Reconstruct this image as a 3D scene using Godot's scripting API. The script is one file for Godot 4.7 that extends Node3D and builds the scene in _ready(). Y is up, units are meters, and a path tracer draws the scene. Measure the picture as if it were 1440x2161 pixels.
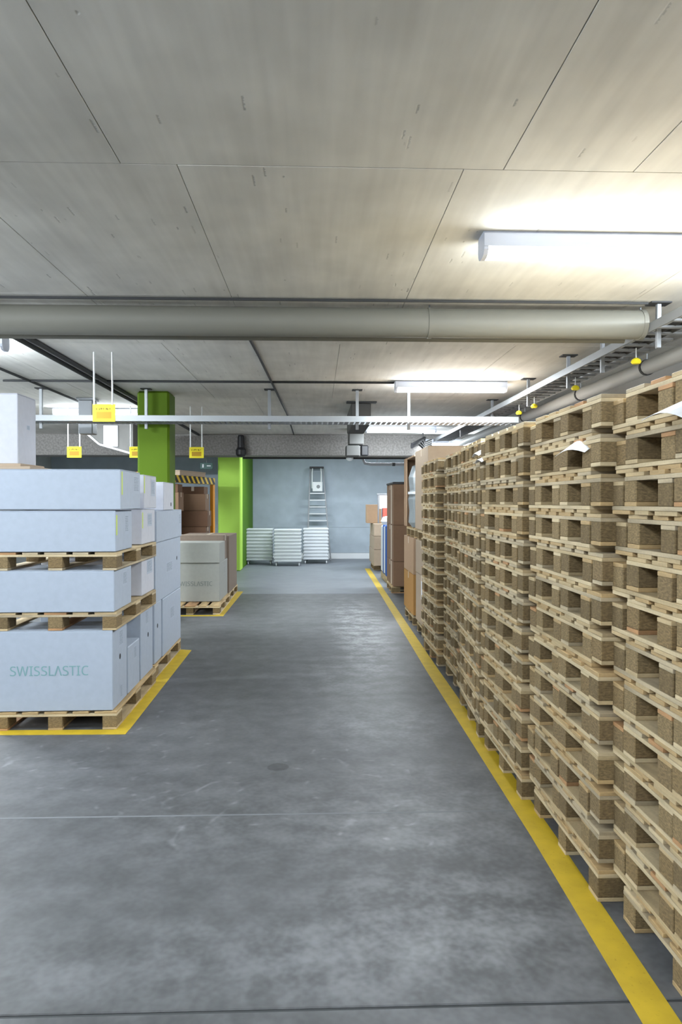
extends Node3D
# An underground store room: nested pallets on the right, white cartons on pallets on the left.
# World: x to the right, y up, the aisle runs towards -z. p(x, y, d) takes the distance d along the aisle.

const HC := 2.79            # ceiling height
const PW := 0.775           # pallet, along its stringers
const PL := 1.2             # pallet, along its deck boards
const BT := 0.0145          # board thickness
const PERIOD := 0.1445     # one nested pair of pallets
const BLK := 0.072         # block height
const PH := 0.1155          # whole pallet
const LAMP_COLOR := Color(0.93, 0.97, 1.0)
const LAMP_DOWN := 3.0      # light out of a lamp's underside
const LAMP_SIDE := 3.2      # light out of each long side
const ORD := ["first", "second", "third", "fourth", "fifth", "sixth", "seventh", "eighth", "ninth", "tenth", "eleventh", "twelfth", "thirteenth", "fourteenth", "fifteenth", "sixteenth", "seventeenth", "eighteenth", "nineteenth", "twentieth", "twenty-first", "twenty-second", "twenty-third", "twenty-fourth", "twenty-fifth"]

var rng := RandomNumberGenerator.new()
var used := {}
var boxes := {}
var M := {}
var wood_board := []
var wood_block := []


func p(x: float, y: float, d: float) -> Vector3:
	return Vector3(x, y, -d)


func _ready() -> void:
	rng.seed = 7
	set_view()
	make_materials()
	build_room()
	build_pallet_stacks()
	build_white_stack()
	build_second_stack()
	build_far_right()
	build_columns_and_beam()
	build_rack()
	build_trolleys()
	build_ladder()
	build_lamps()
	build_services()
	build_signs()
	build_markings()


func set_view() -> void:
	var cam := Camera3D.new()
	cam.name = "camera"
	cam.fov = 71.533
	cam.near = 0.05
	cam.far = 80.0
	cam.position = Vector3(0, 1.46, 0)
	cam.rotation_degrees = Vector3(-0.8212, -1.9855, 0)
	cam.current = true
	add_child(cam)
	var e := Environment.new()
	e.background_mode = Environment.BG_COLOR
	e.background_color = Color(0, 0, 0)
	e.tonemap_mode = Environment.TONE_MAPPER_LINEAR
	e.tonemap_exposure = 1.58
	e.sdfgi_enabled = true
	e.ssao_enabled = true
	e.ssil_enabled = true
	var w := WorldEnvironment.new()
	w.name = "environment"
	w.environment = e
	add_child(w)


# ---------------------------------------------------------------- naming

func numbered(called: String) -> String:
	if not used.has(called):
		used[called] = 0
		return called
	used[called] += 1
	return "%s_%03d" % [called, used[called]]


func tag(o: Node3D, label: String, category: String, group := "", kind := "") -> void:
	if label:
		o.set_meta("label", label)
	if category:
		o.set_meta("category", category)
	if group:
		o.set_meta("group", group)
	if kind:
		o.set_meta("kind", kind)


func thing(called: String, label: String, category: String, at: Vector3, group := "", yaw := 0.0) -> Node3D:
	var o := Node3D.new()
	o.name = numbered(called)
	add_child(o)
	o.position = at
	o.rotation.y = yaw
	tag(o, label, category, group)
	return o


func part(parent: Node3D, called: String, m: Mesh, mat: Material, at := Vector3.ZERO, turn := Vector3.ZERO) -> MeshInstance3D:
	var o := MeshInstance3D.new()
	o.name = called
	o.mesh = m
	o.material_override = mat
	o.position = at
	o.rotation = turn
	parent.add_child(o, true)
	return o


func struct(called: String, label: String, category: String, m: Mesh, mat: Material, at := Vector3.ZERO) -> MeshInstance3D:
	var o := part(self, numbered(called), m, mat, at)
	tag(o, label, category, "", "structure")
	return o


# ---------------------------------------------------------------- shapes

func face(st: SurfaceTool, pts: Array, n: Vector3, uvs: Array) -> void:
	for t in range(1, pts.size() - 1):
		var k := [0, t, t + 1]
		if (pts[t] - pts[0]).cross(pts[t + 1] - pts[0]).dot(n) > 0.0:
			k = [0, t + 1, t]
		for i in k:
			st.set_normal(n)
			st.set_uv(uvs[i])
			st.add_vertex(pts[i])


func flat_uv(q: Vector3, n: Vector3, size: Vector3) -> Vector2:
	var a := n.abs()
	var u := Vector2(q.x, q.y)
	if a.x >= a.y and a.x >= a.z:
		u = Vector2(q.z, q.y)
	elif a.y >= a.x and a.y >= a.z:
		u = Vector2(q.x, q.z)
	# the grain follows the longest side of the piece
	var along := 0 if size.x >= size.y and size.x >= size.z else (2 if size.z >= size.y else 1)
	if along == 0 and a.x >= a.y and a.x >= a.z:
		return Vector2(u.x, u.y)
	if along == 0:
		return u
	if along == 2:
		if a.x >= a.y and a.x >= a.z:
			return u
		if a.y >= a.z:
			return Vector2(u.y, u.x)
	if along == 1 and a.y < maxf(a.x, a.z):
		return Vector2(u.y, u.x)
	return u


# a box with chamfered edges; its base is centred on the origin
func cbox(size: Vector3, c := 0.002) -> ArrayMesh:
	var key := "%.4f %.4f %.4f %.4f" % [size.x, size.y, size.z, c]
	if boxes.has(key):
		return boxes[key]
	var st := SurfaceTool.new()
	st.begin(Mesh.PRIMITIVE_TRIANGLES)
	var h := size / 2.0
	c = minf(c, minf(h.x, minf(h.y, h.z)) * 0.6)
	var lift := Vector3(0, h.y, 0)
	var corner := func(sx: int, sy: int, sz: int, axis: int) -> Vector3:
		var v := Vector3(sx * (h.x - c), sy * (h.y - c), sz * (h.z - c))
		v[axis] = [sx, sy, sz][axis] * h[axis]
		return v
	var put := func(pts: Array, n: Vector3) -> void:
		var uvs := []
		var moved := []
		for q in pts:
			uvs.append(flat_uv(q, n, size))
			moved.append(q + lift)
		face(st, moved, n.normalized(), uvs)
	for s in [-1, 1]:
		put.call([corner.call(s, -1, -1, 0), corner.call(s, 1, -1, 0), corner.call(s, 1, 1, 0), corner.call(s, -1, 1, 0)], Vector3(s, 0, 0))
		put.call([corner.call(-1, s, -1, 1), corner.call(1, s, -1, 1), corner.call(1, s, 1, 1), corner.call(-1, s, 1, 1)], Vector3(0, s, 0))
		put.call([corner.call(-1, -1, s, 2), corner.call(1, -1, s, 2), corner.call(1, 1, s, 2), corner.call(-1, 1, s, 2)], Vector3(0, 0, s))
		for r in [-1, 1]:
			put.call([corner.call(s, r, -1, 0), corner.call(s, r, 1, 0), corner.call(s, r, 1, 1), corner.call(s, r, -1, 1)], Vector3(s, r, 0))
			put.call([corner.call(s, -1, r, 0), corner.call(s, 1, r, 0), corner.call(s, 1, r, 2), corner.call(s, -1, r, 2)], Vector3(s, 0, r))
			put.call([corner.call(-1, s, r, 1), corner.call(1, s, r, 1), corner.call(1, s, r, 2), corner.call(-1, s, r, 2)], Vector3(0, s, r))
			for q in [-1, 1]:
				put.call([corner.call(s, r, q, 0), corner.call(s, r, q, 1), corner.call(s, r, q, 2)], Vector3(s, r, q))
	var m := st.commit()
	boxes[key] = m
	return m


# a round bar swept along points
func tube(pts: Array, r: float, n := 12) -> ArrayMesh:
	var st := SurfaceTool.new()
	st.begin(Mesh.PRIMITIVE_TRIANGLES)
	var rings := []
	var side := Vector3.ZERO
	var run := 0.0
	for i in pts.size():
		var a: Vector3 = pts[maxi(i - 1, 0)]
		var b: Vector3 = pts[mini(i + 1, pts.size() - 1)]
		var t := (b - a).normalized()
		if side == Vector3.ZERO:
			side = t.cross(Vector3.UP if absf(t.y) < 0.9 else Vector3.RIGHT).normalized()
		side = (side - t * side.dot(t)).normalized()
		var up := side.cross(t)
		if i > 0:
			run += pts[i].distance_to(pts[i - 1])
		var ring := []
		for k in n + 1:
			var w := TAU * k / n
			var d := side * cos(w) + up * sin(w)
			ring.append([pts[i] + d * r, d, Vector2(run, r * w)])
		rings.append([ring, t])
	for i in rings.size() - 1:
		for k in n:
			var q := [rings[i][0][k], rings[i][0][k + 1], rings[i + 1][0][k + 1], rings[i + 1][0][k]]
			var order := [0, 1, 2, 0, 2, 3]
			if (q[1][0] - q[0][0]).cross(q[2][0] - q[0][0]).dot(q[0][1]) > 0.0:
				order = [0, 2, 1, 0, 3, 2]
			for j in order:
				st.set_normal(q[j][1])
				st.set_uv(q[j][2])
				st.add_vertex(q[j][0])
	for e in [0, rings.size() - 1]:
		var pl := []
		var uv := []
		for k in n:
			pl.append(rings[e][0][k][0])
			uv.append(Vector2(cos(k), sin(k)) * r)
		face(st, pl, rings[e][1] * (-1.0 if e == 0 else 1.0), uv)
	return st.commit()


# a profile of Vector2(z, y) points run along x, closed at both ends (convex profiles)
func prism(profile: Array, length: float, smooth := false) -> ArrayMesh:
	var st := SurfaceTool.new()
	st.begin(Mesh.PRIMITIVE_TRIANGLES)
	var mid := Vector2.ZERO
	for q in profile:
		mid += q / profile.size()
	var nn := profile.size()
	var normals := []
	for i in nn:
		var d: Vector2 = profile[(i + 1) % nn] - profile[i]
		var n := Vector2(d.y, -d.x).normalized()
		if n.dot((profile[i] + profile[(i + 1) % nn]) / 2.0 - mid) < 0.0:
			n = -n
		normals.append(n)
	for i in nn:
		var a: Vector2 = profile[i]
		var b: Vector2 = profile[(i + 1) % nn]
		var n3 := Vector3(0, normals[i].y, normals[i].x)
		var h := length / 2.0
		face(st, [Vector3(-h, a.y, a.x), Vector3(h, a.y, a.x), Vector3(h, b.y, b.x), Vector3(-h, b.y, b.x)], n3, [Vector2(0, a.x), Vector2(length, a.x), Vector2(length, b.x), Vector2(0, b.x)])
	for s in [-1, 1]:
		var pl := []
		var uv := []
		for q in profile:
			pl.append(Vector3(s * length / 2.0, q.y, q.x))
			uv.append(q)
		face(st, pl, Vector3(s, 0, 0), uv)
	return st.commit()


# a turned body: profile of Vector2(radius, y)
func lathe(profile: Array, n := 20) -> ArrayMesh:
	var st := SurfaceTool.new()
	st.begin(Mesh.PRIMITIVE_TRIANGLES)
	for i in profile.size() - 1:
		var a: Vector2 = profile[i]
		var b: Vector2 = profile[i + 1]
		var nr := Vector2(b.y - a.y, a.x - b.x).normalized()
		for k in n:
			var w := TAU * k / n
			var v := TAU * (k + 1) / n
			var c0 := Vector3(cos(w), 0, sin(w))
			var c1 := Vector3(cos(v), 0, sin(v))
			var q := [c0 * a.x + Vector3(0, a.y, 0), c1 * a.x + Vector3(0, a.y, 0), c1 * b.x + Vector3(0, b.y, 0), c0 * b.x + Vector3(0, b.y, 0)]
			var m := ((c0 + c1) / 2.0 * nr.x + Vector3(0, nr.y, 0)).normalized()
			face(st, q, m, [Vector2(k, i), Vector2(k + 1, i), Vector2(k + 1, i + 1), Vector2(k, i + 1)])
	return st.commit()


# several boxes joined into one mesh: [centre of base, size]
func joined_boxes(list: Array, c := 0.001) -> ArrayMesh:
	var st := SurfaceTool.new()
	st.begin(Mesh.PRIMITIVE_TRIANGLES)
	for b in list:
		st.append_from(cbox(b[1], c), 0, Transform3D(Basis(), b[0]))
	return st.commit()


# a flat plate in the x-z plane with a thickness, from a convex or strip outline of (x, d) pairs left and right
func ribbon(left: Array, right: Array, y0: float, y1: float) -> ArrayMesh:
	var st := SurfaceTool.new()
	st.begin(Mesh.PRIMITIVE_TRIANGLES)
	for i in left.size() - 1:
		var a: Vector2 = left[i]
		var b: Vector2 = right[i]
		var c: Vector2 = right[i + 1]
		var d: Vector2 = left[i + 1]
		var uv := [a, b, c, d]
		face(st, [p(a.x, y1, a.y), p(b.x, y1, b.y), p(c.x, y1, c.y), p(d.x, y1, d.y)], Vector3.UP, uv)
		face(st, [p(a.x, y0, a.y), p(d.x, y0, d.y), p(d.x, y1, d.y), p(a.x, y1, a.y)], Vector3.LEFT, uv)
		face(st, [p(b.x, y0, b.y), p(c.x, y0, c.y), p(c.x, y1, c.y), p(b.x, y1, b.y)], Vector3.RIGHT, uv)
	for e in [0, left.size() - 1]:
		var a: Vector2 = left[e]
		var b: Vector2 = right[e]
		face(st, [p(a.x, y0, a.y), p(b.x, y0, b.y), p(b.x, y1, b.y), p(a.x, y1, a.y)], Vector3(0, 0, 1 if e == 0 else -1), [a, b, b, a])
	return st.commit()


# ---------------------------------------------------------------- materials

func lin(r: float, g: float, b: float) -> Color:
	return Color(r, g, b).linear_to_srgb()


func noise(seed_: int, freq: float, oct := 3, kind := FastNoiseLite.TYPE_SIMPLEX_SMOOTH) -> FastNoiseLite:
	var n := FastNoiseLite.new()
	n.seed = seed_
	n.frequency = freq
	n.noise_type = kind
	n.fractal_octaves = oct
	return n


func field(n: FastNoiseLite, w: int, h: int, stretch_w := 0, stretch_h := 0) -> PackedByteArray:
	var im := n.get_image(w, h, false, false, true)
	if stretch_w:
		im.resize(stretch_w, stretch_h, Image.INTERPOLATE_CUBIC)
	im.convert(Image.FORMAT_L8)
	return im.get_data()


func tile(n: FastNoiseLite, w: int, h: int, stretch_w := 0, stretch_h := 0) -> PackedByteArray:
	var im := n.get_seamless_image(w, h, false, false, 0.15, true)
	if stretch_w:
		im.resize(stretch_w, stretch_h, Image.INTERPOLATE_CUBIC)
	im.convert(Image.FORMAT_L8)
	return im.get_data()


func grey_tex(data: PackedByteArray, w: int, h: int) -> ImageTexture:
	return ImageTexture.create_from_image(Image.create_from_data(w, h, false, Image.FORMAT_L8, data))


func rgb_tex(data: PackedByteArray, w: int, h: int) -> ImageTexture:
	return ImageTexture.create_from_image(Image.create_from_data(w, h, false, Image.FORMAT_RGB8, data))


func mat(c: Color, rough := 0.8, metal := 0.0, tex: Texture2D = null, scale := Vector3.ONE) -> StandardMaterial3D:
	var m := StandardMaterial3D.new()
	m.albedo_color = c
	m.roughness = rough
	m.metallic = metal
	if tex:
		m.albedo_texture = tex
		m.uv1_scale = scale
	return m


func make_materials() -> void:
	# sawn board: grain runs along u
	var w := 512
	var h := 128
	var a := tile(noise(11, 0.03, 3), 64, 128, w, h)
	var b := tile(noise(12, 0.012, 2), 128, 128, w, h)
	var c := tile(noise(13, 0.2, 2), 256, 128, w, h)
	var d := PackedByteArray()
	d.resize(w * h)
	for i in w * h:
		d[i] = clampi(int(255.0 * (0.66 + 0.2 * a[i] / 255.0 + 0.14 * b[i] / 255.0 + 0.06 * (c[i] / 255.0 - 0.5))), 0, 255)
	var grain := grey_tex(d, w, h)
	# pressed wood chips
	a = tile(noise(21, 0.09, 3), 96, 256, 256, 256)
	b = tile(noise(22, 0.16, 2, FastNoiseLite.TYPE_CELLULAR), 256, 256)
	d = PackedByteArray()
	d.resize(256 * 256)
	for i in 256 * 256:
		d[i] = clampi(int(255.0 * (0.56 + 0.30 * a[i] / 255.0 + 0.12 * b[i] / 255.0)), 0, 255)
	var chips := grey_tex(d, 256, 256)
	for t in [[0.72, 0.555, 0.32], [0.64, 0.485, 0.275], [0.80, 0.645, 0.405], [0.68, 0.475, 0.235], [0.62, 0.505, 0.335], [0.60, 0.335, 0.155]]:
		var m := mat(lin(t[0], t[1], t[2]), 0.75, 0.0, grain, Vector3(1.1, 3.2, 1))
		m.uv1_offset = Vector3(rng.randf(), rng.randf(), 0)
		wood_board.append(m)
	for t in [[0.365, 0.255, 0.125], [0.415, 0.295, 0.145], [0.30, 0.21, 0.10], [0.38, 0.26, 0.12]]:
		var m := mat(lin(t[0], t[1], t[2]), 0.9, 0.0, chips, Vector3(5.0, 5.0, 1))
		m.uv1_offset = Vector3(rng.randf(), rng.randf(), 0)
		m.heightmap_enabled = false
		wood_block.append(m)
	# painted board-marked concrete ceiling, 1024 px for 4 m
	w = 1024
	a = tile(noise(31, 0.05, 3), 1024, 64, w, w)      # fine streaks along the aisle
	b = tile(noise(32, 0.006, 4), w, w)
	c = tile(noise(33, 0.03, 3), 512, 128, w, w)
	d = PackedByteArray()
	d.resize(w * w)
	for i in w * w:
		var v := 0.86 + 0.055 * (a[i] / 255.0 - 0.5) + 0.09 * (b[i] / 255.0 - 0.5) + 0.03 * (c[i] / 255.0 - 0.5)
		d[i] = clampi(int(v * 255.0), 0, 255)
	for k in 150:                                        # small honeycomb flecks and drips, drawn out along the boards
		var x := rng.randi_range(4, w - 5)
		var y := rng.randi_range(4, w - 40)
		var dark := rng.randi_range(14, 46)
		for j in rng.randi_range(3, 26):
			for q in rng.randi_range(1, 2):
				d[(y + j) * w + x + q] = maxi(d[(y + j) * w + x + q] - dark, 0)
	var ct := grey_tex(d, w, w)
	M.ceiling = mat(lin(0.86, 0.845, 0.79), 0.85, 0.0, ct, Vector3(0.25, 0.25, 0.25))
	M.ceiling.uv1_triplanar = true
	M.ceiling.uv1_world_triplanar = true
	M.ceiling.heightmap_enabled = true
	M.ceiling.heightmap_texture = ct
	M.ceiling.heightmap_scale = 1.2
	M.slab = mat(lin(0.42, 0.4, 0.37), 0.9)
	# trowelled concrete floor, 1024 x 2048 px for 6 x 12 m
	w = 1024
	h = 2048
	a = field(noise(41, 0.004, 4), w, h)
	b = field(noise(42, 0.03, 5), w, h)
	c = field(noise(43, 0.15, 2), w, h)
	var ri := noise(44, 0.012, 3)
	ri.fractal_type = FastNoiseLite.FRACTAL_RIDGED
	var e := field(ri, w, h)
	var f := field(noise(45, 0.02, 3), 128, 2048, w, h)  # sweeping marks across the aisle
	var g := field(noise(46, 0.0022, 2), w, h)
	d = PackedByteArray()
	d.resize(w * h * 3)
	var worn_and_sheen := [Vector4(0.55, 3.1, 0.75, 1.0), Vector4(0.5, 8.4, 0.4, 2.6), Vector4(0.3, 6.0, 0.5, 1.0), Vector4(-0.3, 2.2, 1.0, 0.3), Vector4(0.5, 2.35, 0.8, 0.45), Vector4(-0.35, 3.3, 0.6, 0.6), Vector4(0.4, 4.6, 0.5, 0.6)]  # worn concrete; the second patch also has the lamp reflection painted in
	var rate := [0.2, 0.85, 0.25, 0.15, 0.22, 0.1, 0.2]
	for y in h:
		var dist := 12.0 * y / h
		for x in w:
			var i := y * w + x
			var px := 6.0 * x / w - 3.0
			var av := a[i] / 255.0
			var bv := b[i] / 255.0
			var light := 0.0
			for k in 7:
				var q: Vector4 = worn_and_sheen[k]
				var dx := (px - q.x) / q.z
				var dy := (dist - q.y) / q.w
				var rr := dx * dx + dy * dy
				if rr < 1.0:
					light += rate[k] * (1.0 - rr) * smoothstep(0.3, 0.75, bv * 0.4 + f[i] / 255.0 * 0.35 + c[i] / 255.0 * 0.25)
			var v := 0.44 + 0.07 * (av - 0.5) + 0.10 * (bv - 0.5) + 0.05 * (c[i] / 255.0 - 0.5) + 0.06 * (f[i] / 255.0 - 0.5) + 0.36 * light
			var ev := e[i] / 255.0
			if ev > 0.84 and g[i] > 125 and px < 0.5 and dist < 5.0:
				v += (ev - 0.84) * 0.9
			var sx := (px + 0.215) / 0.055               # a tyre-black smear
			var sy := (dist - 3.9) / 0.05
			if sx * sx + sy * sy < 1.0 + bv * 0.5:
				v -= 0.09
			v -= 0.05 * smoothstep(0.3, -0.9, px) * smoothstep(4.5, 2.0, dist) * (0.5 + av)  # darker towards the left front, painted in to offset the lamps there
			v *= 0.82
			d[i * 3] = clampi(int(255.0 * (v * 0.985)), 0, 255)
			d[i * 3 + 1] = clampi(int(255.0 * v), 0, 255)
			d[i * 3 + 2] = clampi(int(255.0 * (v * 1.022)), 0, 255)
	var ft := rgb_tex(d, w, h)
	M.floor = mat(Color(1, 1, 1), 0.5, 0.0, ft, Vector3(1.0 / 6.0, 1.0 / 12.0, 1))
	M.floor.metallic_specular = 0.4
	var fi := PackedByteArray()
	fi.resize(256 * 256)
	var fa := tile(noise(47, 0.02, 4), 256, 256)
	for i in 256 * 256:
		fi[i] = 236 + int(19.0 * fa[i] / 255.0)
	var cloud := grey_tex(fi, 256, 256)
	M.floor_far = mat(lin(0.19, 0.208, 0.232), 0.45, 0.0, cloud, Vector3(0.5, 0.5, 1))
	M.joint = mat(lin(0.05, 0.053, 0.056), 0.9)
	M.filler = mat(lin(0.15, 0.16, 0.172), 0.7)
	M.wall = mat(lin(0.47, 0.54, 0.61), 0.8, 0.0, cloud, Vector3(0.4, 0.4, 1))
	M.wall_side = mat(lin(0.78, 0.78, 0.76), 0.85, 0.0, cloud, Vector3(0.4, 0.4, 1))
	# coarse bare concrete
	a = tile(noise(51, 0.05, 4), 512, 512)
	b = tile(noise(52, 0.2, 3), 512, 512)
	d = PackedByteArray()
	d.resize(512 * 512)
	for i in 512 * 512:
		d[i] = clampi(int(255.0 * (0.66 + 0.22 * a[i] / 255.0 + 0.12 * (b[i] / 255.0 - 0.3))), 0, 255)
	var rough := grey_tex(d, 512, 512)
	M.concrete = mat(lin(0.42, 0.4, 0.38), 0.95, 0.0, rough, Vector3(0.8, 0.8, 0.8))
	M.concrete.uv1_triplanar = true
	M.concrete.uv1_world_triplanar = true
	M.concrete.heightmap_enabled = true
	M.concrete.heightmap_texture = rough
	M.concrete.heightmap_scale = 1.0
	M.duct_paint = mat(lin(0.17, 0.168, 0.16), 0.8, 0.0, cloud, Vector3(0.6, 0.6, 1))
	M.duct_dark = mat(lin(0.085, 0.084, 0.08), 0.85, 0.0, cloud, Vector3(0.6, 0.6, 1))
	M.green = mat(lin(0.085, 0.15, 0.008), 0.65)
	M.green_lightened = mat(lin(0.45, 0.74, 0.115), 0.65)  # same green made lighter, for light the far column does not get
	M.green_lightened.metallic_specular = 0.25
	M.green.metallic_specular = 0.25
	M.green_shaded = mat(lin(0.08, 0.19, 0.014), 0.65)  # same green made deeper: the shade on the stub is in the colour
	M.green_shaded.metallic_specular = 0.25
	# cartons
	var ka := tile(noise(61, 0.03, 3), 256, 256)
	var kd := PackedByteArray()
	kd.resize(256 * 256)
	for i in 256 * 256:
		kd[i] = 247 + int(8.0 * ka[i] / 255.0)
	var card := grey_tex(kd, 256, 256)
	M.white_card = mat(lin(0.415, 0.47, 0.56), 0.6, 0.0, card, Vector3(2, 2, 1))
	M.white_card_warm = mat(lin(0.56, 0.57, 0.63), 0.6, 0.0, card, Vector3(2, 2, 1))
	M.grey_card = mat(lin(0.34, 0.345, 0.32), 0.65, 0.0, card, Vector3(2, 2, 1))
	M.kraft = mat(lin(0.44, 0.29, 0.18), 0.8, 0.0, card, Vector3(2, 2, 1))
	M.kraft_dark = mat(lin(0.20, 0.115, 0.065), 0.8, 0.0, card, Vector3(2, 2, 1))
	M.kraft_deep = mat(lin(0.14, 0.07, 0.036), 0.8, 0.0, card, Vector3(2, 2, 1))
	M.kraft_pale = mat(lin(0.44, 0.34, 0.25), 0.8, 0.0, card, Vector3(2, 2, 1))
	M.kraft_mauve = mat(lin(0.2, 0.15, 0.115), 0.8, 0.0, card, Vector3(2, 2, 1))
	M.kraft_orange = mat(lin(0.46, 0.24, 0.07), 0.8, 0.0, card, Vector3(2, 2, 1))
	M.tape = mat(lin(0.62, 0.52, 0.40), 0.35)
	M.paper = mat(lin(0.84, 0.86, 0.9), 0.6)
	M.hole = mat(lin(0.04, 0.04, 0.045), 0.9)
	M.ink = mat(lin(0.20, 0.36, 0.38), 0.7)
	M.ink_pale = mat(lin(0.17, 0.195, 0.19), 0.7)
	M.lime = mat(lin(0.58, 0.70, 0.12), 0.6)
	M.yellow = mat(lin(0.86, 0.72, 0.02), 0.5)
	M.line_yellow = mat(lin(0.62, 0.43, 0.02), 0.6, 0.0, stripes_wear(), Vector3(1.4, 1.4, 1))
	M.orange = mat(lin(0.75, 0.30, 0.02), 0.5)
	M.black = mat(lin(0.012, 0.012, 0.014), 0.5)
	M.dark = mat(lin(0.03, 0.031, 0.033), 0.7)
	M.zinc = mat(lin(0.34, 0.355, 0.37), 0.5, 0.5)
	M.steel = mat(lin(0.25, 0.26, 0.275), 0.55, 0.4)
	M.alu = mat(lin(0.62, 0.64, 0.66), 0.4, 0.6)
	M.pipe_pale = mat(lin(0.45, 0.455, 0.45), 0.55)
	M.wall_grey = mat(lin(0.32, 0.32, 0.31), 0.85, 0.0, cloud, Vector3(0.4, 0.4, 1))
	M.pipe = mat(lin(0.17, 0.166, 0.14), 0.6)
	M.lamp_body = mat(lin(0.5, 0.53, 0.62), 0.5)
	M.plastic_grey = mat(lin(0.56, 0.59, 0.62), 0.45)
	M.plastic_pale = mat(lin(0.64, 0.67, 0.69), 0.4)
	M.white_plastic = mat(lin(0.82, 0.84, 0.86), 0.4)
	M.blue = mat(lin(0.03, 0.10, 0.34), 0.35)
	M.red = mat(lin(0.55, 0.10, 0.07), 0.5)
	M.film = mat(lin(0.70, 0.77, 0.81), 0.25)
	M.film.heightmap_enabled = true
	M.film.heightmap_texture = rough
	M.film.heightmap_scale = 6.0
	M.film.uv1_scale = Vector3(1.6, 1.6, 1)
	M.teal_sign = mat(lin(0.01, 0.09, 0.07), 0.4)
	M.lit = mat(Color(1, 1, 1), 0.4)
	M.lit.emission_enabled = true
	M.lit.emission = LAMP_COLOR
	M.lit.emission_energy_multiplier = 6.0
	M.print = print_mat(3, 40, 96, lin(0.415, 0.47, 0.56), lin(0.2, 0.235, 0.30))
	M.print_grey = print_mat(4, 40, 96, lin(0.34, 0.345, 0.32), lin(0.24, 0.245, 0.235))
	M.sign_print = sign_mat()
	M.hazard = hazard_mat()


func stripes_wear() -> ImageTexture:
	var a := tile(noise(71, 0.02, 4), 256, 256)
	var b := tile(noise(72, 0.12, 3), 256, 256)
	var d := PackedByteArray()
	d.resize(256 * 256)
	for i in 256 * 256:
		var v := 0.93 + 0.1 * (a[i] / 255.0 - 0.5)
		if b[i] > 205:
			v -= (b[i] - 205) / 255.0 * 0.7
		d[i] = clampi(int(v * 255.0), 0, 255)
	return grey_tex(d, 256, 256)


# small print that is too fine to read in the photograph: broken rows of dark strokes
func print_mat(seed_: int, w: int, h: int, paper: Color, ink: Color) -> StandardMaterial3D:
	var r := RandomNumberGenerator.new()
	r.seed = seed_
	var im := Image.create(w, h, false, Image.FORMAT_RGB8)
	im.fill(paper)
	var y := h / 8
	while y < h * 7 / 8:
		var x := w / 8
		while x < w * 7 / 8:
			var n := r.randi_range(2, 7)
			im.fill_rect(Rect2i(x, y, mini(n, w * 7 / 8 - x), maxi(h / 24, 2)), ink)
			x += n + r.randi_range(1, 3)
		y += h / 12
	return mat(Color(1, 1, 1), 0.6, 0.0, ImageTexture.create_from_image(im))


# the yellow signs: a row of dark marks over a darker yellow field
func sign_mat() -> StandardMaterial3D:
	var r := RandomNumberGenerator.new()
	r.seed = 9
	var im := Image.create(96, 64, false, Image.FORMAT_RGB8)
	im.fill(lin(0.86, 0.72, 0.02))
	for x in [6, 22, 30, 44, 58, 66, 78]:
		im.fill_rect(Rect2i(x, 6 + r.randi_range(0, 3), r.randi_range(5, 11), 9), Color(0.5, 0.42, 0.05))
	im.fill_rect(Rect2i(8, 26, 80, 34), Color(0.72, 0.55, 0.08))
	return mat(Color(1, 1, 1), 0.6, 0.0, ImageTexture.create_from_image(im))


func hazard_mat() -> StandardMaterial3D:
	var im := Image.create(128, 128, false, Image.FORMAT_RGB8)
	for y in 128:
		for x in 128:
			im.set_pixel(x, y, Color(0.85, 0.7, 0.15) if (x + y) % 128 < 58 else Color(0.04, 0.035, 0.03))
	return mat(Color(1, 1, 1), 0.5, 0.0, ImageTexture.create_from_image(im), Vector3(5, 5, 1))


# ---------------------------------------------------------------- the room

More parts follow.
